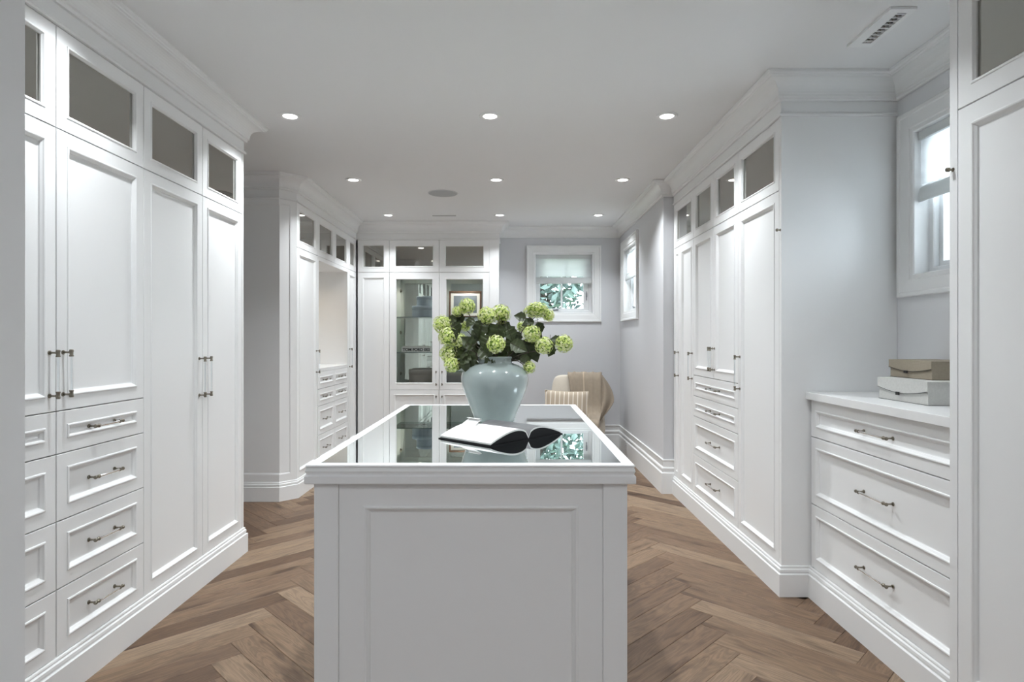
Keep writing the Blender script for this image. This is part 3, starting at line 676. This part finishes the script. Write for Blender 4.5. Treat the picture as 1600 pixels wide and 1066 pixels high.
# local: x along the bottom edge (right half +x), y along the spine (away), origin at the foot of the spine
def half(sgn, peak, wd, hgt, name):
    hump = []
    for k in range(15):
        q = k / 14; hump.append((sgn * wd * q, .006 + peak * (math.sin(PI * min(1, q ** .62)) ** .85 if 0 < q < 1 else 0) + .004 * (1 - q) * (q > 0)))
    mb = MB()
    top = [(x, z + .0065) for x, z in hump]; bot = [(x, .004) for x, z in hump]
    for (up, dn, mi) in ((top, hump, 1), (hump, bot, 2)):
        for yy, rev in ((0, False), (hgt, True)):
            for k in range(14):
                q = [(up[k][0], yy, up[k][1]), (up[k + 1][0], yy, up[k + 1][1]), (dn[k + 1][0], yy, dn[k + 1][1]), (dn[k][0], yy, dn[k][1])]
                mb.add(q, [(0, 1, 2, 3)], mi)
        mb.add([(up[-1][0], 0, up[-1][1]), (up[-1][0], hgt, up[-1][1]), (dn[-1][0], hgt, dn[-1][1]), (dn[-1][0], 0, dn[-1][1])], [(0, 1, 2, 3)], mi)
    mb.grid([[(x, hgt * j / 4, z) for j in range(5)] for x, z in top], 0 if sgn < 0 else 3)
    mb.build(name, [PAGE, PAGEE, COVER, GPAGE], bk)
    c = MB().box(min(0, sgn * (wd + .006)), max(0, sgn * (wd + .006)), -.005, hgt + .005, 0, .0035); c.build('cover', COVER, bk)
half(-1, .034, .212, .280, 'page_block'); half(1, .032, .205, .280, 'page_block')
g = []
for k in range(10):
    q = k / 9; g.append([(-.11 + .05 * math.sin(q * 2.4) - .0 * q, .20 + .075 * j / 4, .044 + .026 * q + .010 * math.sin(q * 3)) for j in range(5)])
MB().grid(g).build('lifted_page', PAGE, bk)
MB().box(-.006, .006, -.004, .284, .0, .006, bev=.001).build('spine', COVER, bk)

# ------------------------------------------------------------------ boxes on the chest of drawers
def linenbox(label, x0, x1, y0, y1, z0, h, col, cold):
    m = mat('linen_' + label[:5], col, .8, noise=.12, nscale=120, bump=.5, bscale=500); m2 = mat('edge_' + label[:5], cold, .8)
    t = thing('keepsake_box', label, 'box', ((x0 + x1) / 2, (y0 + y1) / 2, z0), 0, 'linen boxes on the chest')
    wx, wy = (x1 - x0) / 2, (y1 - y0) / 2
    b = MB().box(-wx + .006, wx, -wy + .004, wy - .004, 0.0015, h - .006); b.box(-wx + .004, wx, -wy + .002, wy - .002, 0, .002, 1); b.build('body', [m, m2], t)
    MB().box(-wx, wx, -wy, wy, h - .006, h).build('lid', m, t)
    f = MB(); N_ = 16; zt = h - .006; A = []; B = []
    for k in range(N_ + 1):
        q = k / N_; y = -wy + 2 * wy * q; A.append((y, zt)); B.append((y, h * .56 - h * .20 * math.sin(PI * q)))
    v = [(-wx, y, z) for y, z in A] + [(-wx, y, z) for y, z in B] + [(-wx + .005, y, z) for y, z in A] + [(-wx + .005, y, z) for y, z in B]; k_ = N_ + 1
    for k in range(N_):
        f.add([v[k], v[k + 1], v[k_ + k + 1], v[k_ + k]], [(3, 2, 1, 0)]); f.add([v[k_ + k], v[k_ + k + 1], v[3 * k_ + k + 1], v[3 * k_ + k]], [(0, 1, 2, 3)], 1)
    f.add([v[0], v[k_], v[3 * k_], v[2 * k_]], [(0, 1, 2, 3)]); f.add([v[k_ - 1], v[2 * k_ - 1], v[4 * k_ - 1], v[3 * k_ - 1]], [(3, 2, 1, 0)])
    for k in range(N_): f.add([(-wx - .0006, B[k][0], B[k][1] + .0028), (-wx - .0006, B[k + 1][0], B[k + 1][1] + .0028), (-wx - .0006, B[k + 1][0], B[k + 1][1]), (-wx - .0006, B[k][0], B[k][1])], [(3, 2, 1, 0)], 1)
    f.build('flap', [m, m2], t)
    MB().box(-wx - .005, -wx + .0002, -.012 + .02, .012 + .02, h * .28, h * .42, bev=.0012).build('clasp', BLACKM, t)
linenbox('pale grey linen keepsake box, lower of the two on the chest', 1.725, 2.02, 2.525, 2.87, 1.0802, .100, S((196, 196, 192)), S((90, 90, 88)))
linenbox('taupe linen keepsake box on top of the pale grey one', 1.800, 2.03, 2.61, 2.905, 1.1803, .082, S((158, 148, 132)), S((70, 62, 54)))

# ------------------------------------------------------------------ display contents
BLUEB = mat('blue_hat_box', S((140, 158, 172)), .55, noise=.1, nscale=20); TAUPEB = mat('taupe_box', S((150, 142, 134)), .7, noise=.15, nscale=90); TAUPED = mat('taupe_lid_top', S((98, 92, 86)), .7)
def roundbox(label, x, z, r, h, m, mt):
    t = thing('hat_box', label, 'box', (x, YB + .163, z))
    MB().lathe([(.0001, 0), (r - .004, 0), (r - .003, .003), (r - .003, h * .7)], 36, sy=min(1, .124 / r)).build('body', m, t)
    MB().lathe([(r - .003, h * .66), (r, h * .66), (r, h - .004), (r - .004, h), (.0001, h)], 36, sy=min(1, .124 / r)).build('lid', [m, mt] if mt else m, t)
roundbox('larger slate blue round hat box on the top glass shelf', -1.065, 1.6262, .145, .135, BLUEB, None)
roundbox('smaller slate blue round hat box stacked on the larger one', -1.045, 1.7613, .112, .115, BLUEB, None)
roundbox('taupe oval lidded box at the bottom of the display cabinet', -1.10, .8025, .150, .195, TAUPEB, None)
def font_mesh(txt, size, m):
    c = bpy.data.curves.new('txt', 'FONT'); c.body = txt; c.size = size; c.extrude = .0004; c.align_x = 'CENTER'; c.align_y = 'CENTER'; c.offset = .0022
    o = bpy.data.objects.new('txt', c); COL.objects.link(o); bpy.context.view_layer.update()
    me = bpy.data.meshes.new_from_object(o.evaluated_get(bpy.context.evaluated_depsgraph_get())); bpy.data.objects.remove(o)
    me.materials.clear(); me.materials.append(m); return me
b = thing('coffee_table_book', 'thick white book with black lettering lying on the middle glass shelf', 'book', (-1.135, YB + .15, 1.2062))
MB().box(-.185, .185, -.1, .1, 0, .058, bev=.003).build('cover', mat('white_cover', (.83, .83, .82), .4), b)
link('lettering', font_mesh('TOM FORD 002', .047, BLACKM), b, (-.005, -.1006, .029), (PI / 2, 0, 0))
b = thing('magazine', 'thin pale magazine lying on the thick white book', 'book', (-1.17, YB + .15, 1.2645))
MB().box(-.14, .14, -.09, .09, 0, .0025).box(-.138, .137, -.088, .089, .0025, .011, 1).box(-.14, .14, -.09, .09, .011, .0135).build('cover', [mat('mag', (.62, .62, .6), .4), PAGE], b)
pf = thing('framed_picture', 'dark wooden picture frame with pale mat on the top glass shelf', 'picture', (-.575, YB + .245, 1.6262))
FRW = mat('walnut_frame', S((92, 66, 46)), .5, noise=.3, nscale=40)
M = Matrix.Rotation(-.10, 4, 'X')
f = MB().rings(.40, .33, [(0, .02), (0, 0), (.022, 0), (.022, .008)], back=True, cap=False, x0=-.2).build('frame', FRW, pf, (0, 0, 0), (-.12, 0, 0))
MB().rings(.356, .286, [(0, 0), (.035, 0)], back=False, cap=False, x0=-.178, z0=.022).build('mat_board', PAGE, f, (0, .007, 0))
MB().box(-.145, .145, .0075, .009, .055, .275).build('print', mat('blue_grey_print', S((120, 130, 140)), .4, noise=.35, nscale=5), f)
bx = thing('storage_box', 'grey fabric storage box at the bottom right of the display cabinet', 'box', (-.70, YB + .15, .8025))
MB().box(-.10, .10, -.1, .1, 0, .13, bev=.004).build('body', mat('grey_felt', (.30, .30, .30), .9, noise=.2, nscale=80), bx); MB().box(-.104, .104, -.104, .104, .125, .155, bev=.004).build('lid', mat('grey_lid', (.36, .35, .33), .9), bx)

# ------------------------------------------------------------------ armchair, cushion, throw
UPH = mat('oatmeal_upholstery', S((205, 196, 182)), .85, noise=.06, nscale=60, bump=.4, bscale=420); LEGW = mat('chair_leg_wood', S((70, 50, 36)), .5)
chx, chy = .72, 6.90
ch = thing('armchair', 'pale oatmeal upholstered chair in the corner beyond the island', 'chair', (chx, chy, 0), -.18)
def soft(name, x0, x1, y0, y1, z0, z1, bev, m, parent, taper=0, lean=0, ry=0):
    bm = bmesh.new(); bmesh.ops.create_cube(bm, size=1)
    bmesh.ops.subdivide_edges(bm, edges=bm.edges[:], cuts=5, use_grid_fill=True)
    cx, cy, cz = (x0 + x1) / 2, (y0 + y1) / 2, (z0 + z1) / 2; hx, hy, hz = (x1 - x0) / 2, (y1 - y0) / 2, (z1 - z0) / 2
    for q in bm.verts:
        p = Vector((q.co.x * 2 * hx, q.co.y * 2 * hy, q.co.z * 2 * hz))
        c = Vector((max(-hx + bev, min(hx - bev, p.x)), max(-hy + bev, min(hy - bev, p.y)), max(-hz + bev, min(hz - bev, p.z))))
        d = p - c
        if d.length > 1e-6: p = c + d.normalized() * min(d.length, bev)
        tz = (p.z + hz) / (2 * hz); p.x *= 1 - taper * tz; p.y += lean * tz
        q.co = (cx + p.x, cy + p.y, cz + p.z)
    me = bpy.data.meshes.new(name); bm.to_mesh(me); bm.free(); me.materials.append(m)
    for p in me.polygons: p.use_smooth = True
    o = link(name, me, parent); md = o.modifiers.new('s', 'SUBSURF'); md.levels = 1; md.render_levels = 2; return o
soft('seat', -.28, .28, -.42, .10, .20, .40, .04, UPH, ch); soft('seat_cushion', -.275, .275, -.43, .06, .38, .48, .045, UPH, ch)
soft('backrest', -.345, .345, .02, .17, .22, .945, .06, UPH, ch, .20, .12)
for x in (-.235, .235):
    for y in (-.37, .08): MB().tube([(x, y, .22), (x * 1.06, y * 1.08, 0)], [.024, .014], 10).build('leg', LEGW, ch)
# cushion
def stripes():
    m = mat('striped_weave', S((178, 160, 138)), .9); nt = m.node_tree; b = nt.nodes['Principled BSDF']
    tc = nt.nodes.new('ShaderNodeTexCoord'); wv = nt.nodes.new('ShaderNodeTexWave'); wv.inputs['Scale'].default_value = 6.5; wv.inputs['Distortion'].default_value = .4
    cr = nt.nodes.new('ShaderNodeValToRGB'); e = cr.color_ramp.elements; e[0].position = .86; e[0].color = (*S((168, 154, 136)), 1); e[1].position = .94; e[1].color = (*S((212, 204, 192)), 1)
    nt.links.new(tc.outputs['Object'], wv.inputs['Vector']); nt.links.new(wv.outputs['Fac'], cr.inputs[0]); nt.links.new(cr.outputs[0], b.inputs['Base Color']); return m
cu = tag(link('lumbar_cushion', None, None, (.585, 6.56, .660), (-.38, .03, -.10)), 'striped taupe lumbar cushion leaning on the oatmeal chair', 'cushion')
def pil(sgn):
    g = []
    for i in range(17):
        r = []
        for j in range(11):
            a_, b_ = i / 8 - 1, j / 5 - 1
            th = .075 * (max(0, 1 - a_ ** 4) ** .5) * (max(0, 1 - b_ ** 4) ** .5); pinch = 1 - .06 * (1 - abs(b_)) * 0
            r.append((a_ * .235 * (1 - .05 * (1 - b_ * b_)), sgn * th, b_ * .15 * (1 - .08 * (1 - a_ * a_))))
        g.append(r)
    return g
MB().grid(pil(-1)).grid(pil(1)).build('cover', stripes(), cu)
MB().tube([p[0] for p in pil(1)] + [p for p in pil(1)[-1]] + [p[-1] for p in pil(1)][::-1] + [p for p in pil(1)[0]][::-1], .004, 6).build('piping', mat('cushion_piping', S((200, 186, 166)), .9), cu)
# throw blanket over the back and right side
THR = mat('taupe_throw', S((150, 137, 121)), .95, noise=.12, nscale=30, bump=.4, bscale=300); THR2 = mat('throw_stripe', S((186, 168, 146)), .95)
th = thing('throw_blanket', 'taupe fringed throw blanket draped over the right of the oatmeal chair', 'blanket', (chx, chy, 0), -.18)
g = []; path = [(.33, .50), (.325, .70), (.315, .86), (.30, .945), (.26, .972), (.19, .975), (.135, .955), (.11, .90), (.075, .76), (.045, .62), (.015, .53), (-.06, .505), (-.18, .50), (-.32, .502), (-.43, .495), (-.455, .46), (-.462, .42), (-.465, .38)]
for k, (y, z) in enumerate(path):
    row = []; q = k / (len(path) - 1)
    for j in range(25):
        s_ = j / 24; xl = -.10 + .26 * max(0, q - .36) * 1.2; xr = .288
        x = xl + (xr - xl) * s_; wr = .010 * math.sin(s_ * 17 + q * 5) + .006 * math.sin(s_ * 41 + q * 9)
        row.append((x, y - abs(wr) - .002, z + abs(wr) * (.8 if .25 < q < .4 or q > .6 else .2)))
    g.append(row)
mb = MB().grid(g)
# flap billowing out beyond the right side of the chair
g = []
for i in range(17):
    q = i / 16; row = []
    out = .275 + (.15 * math.sin(PI / 2 * min(1, q / .6)) if q < .6 else .15 * (1 - ((q - .6) / .4) ** 1.3)) + .006
    for j in range(13):
        s_ = j / 12; x = .265 + (out - .265) * s_
        row.append((x, .16 - .20 * q + .035 * math.sin(s_ * 7 + q * 4) * s_ + .09 * s_ * s_, .958 - .50 * q - .05 * q * (1 - s_)))
    g.append(row)
mb.grid(g)
o = mb.build('cloth', THR, th); md = o.modifiers.new('t', 'SOLIDIFY'); md.thickness = .006; md.offset = 1
fr_ = MB(); rr = random.Random(5)
for k in range(34):
    x = .095 + k * .0058; fr_.tube([(x, -.467, .385), (x + rr.uniform(-.006, .006), -.472, .34), (x + rr.uniform(-.012, .012), -.47, .29)], [.0032, .003, .002], 5)
fr_.build('fringe', THR, th)
sm = MB(); gg = []
for (y, z) in path[4:12]: gg.append([(.075 + .05 * (.975 - z), y - .012, z + .010), (.088 + .05 * (.975 - z), y - .012, z + .010)])
sm.grid(gg).build('pale_stripe', THR2, th)

# ------------------------------------------------------------------ outdoors: lawn and shrubs beyond the windows
LG = mat('garden_leaf', S((92, 110, 104)), .6, noise=.6, nscale=2)
LG.node_tree.nodes['Principled BSDF'].inputs['Roughness'].default_value = .55
struct(MB().box(-8, 16, YW + .4, 24, -.6, -.5).build('lawn', mat('lawn_grass', S((130, 150, 100)), .9, noise=.2, nscale=4)))
def shrub(label, x, y, z, r, h, seed, N_=2600, name='garden_shrub'):
    rg = random.Random(seed); t = thing(name, label, 'shrub', (x, y, -.5), 0, 'shrubs outside the windows'); mb = MB()
    for k in range(N_):
        d = Vector((rg.gauss(0, 1), rg.gauss(0, 1), rg.gauss(0, 1))).normalized() * (rg.random() ** .4)
        c = Vector((d.x * r, d.y * r, z + .5 + d.z * h)); s = rg.uniform(.055, .115)
        R = Matrix.Rotation(rg.uniform(0, 6.3), 3, (rg.gauss(0, 1), rg.gauss(0, 1), rg.gauss(0, 1)))
        mb.add([c + R @ Vector(p) for p in ((-s, 0, 0), (0, -s * .5, .01), (s, 0, 0), (0, s * .5, .01))], [(0, 1, 2, 3)])
    f = mb.build('foliage', LG, t); f['kind'] = 'stuff'
    st = MB()
    for k in range(5): st.tube([(0, 0, 0), (rg.uniform(-.3, .3) * r, rg.uniform(-.3, .3) * r, (z + .5) * .6), (rg.uniform(-.6, .6) * r, rg.uniform(-.6, .6) * r, z + .5 + h * .3)], [.05, .04, .015], 6)
    st.build('branches', STEM, t)
shrub('grey-green tree filling the left of the back window', .35, 11.0, 3.1, 1.15, 2.6, 1, 6000)
shrub('grey-green tree filling the right of the back window', 2.75, 12.6, 3.3, 1.15, 2.8, 2, 6000)
shrub('pale shrub low in the back window between two trees', 1.55, 9.6, 1.45, .45, .50, 3, 900)
shrub('leafy shrub outside the far right window', 5.0, 9.2, 1.9, 1.0, 1.3, 4, 1800)
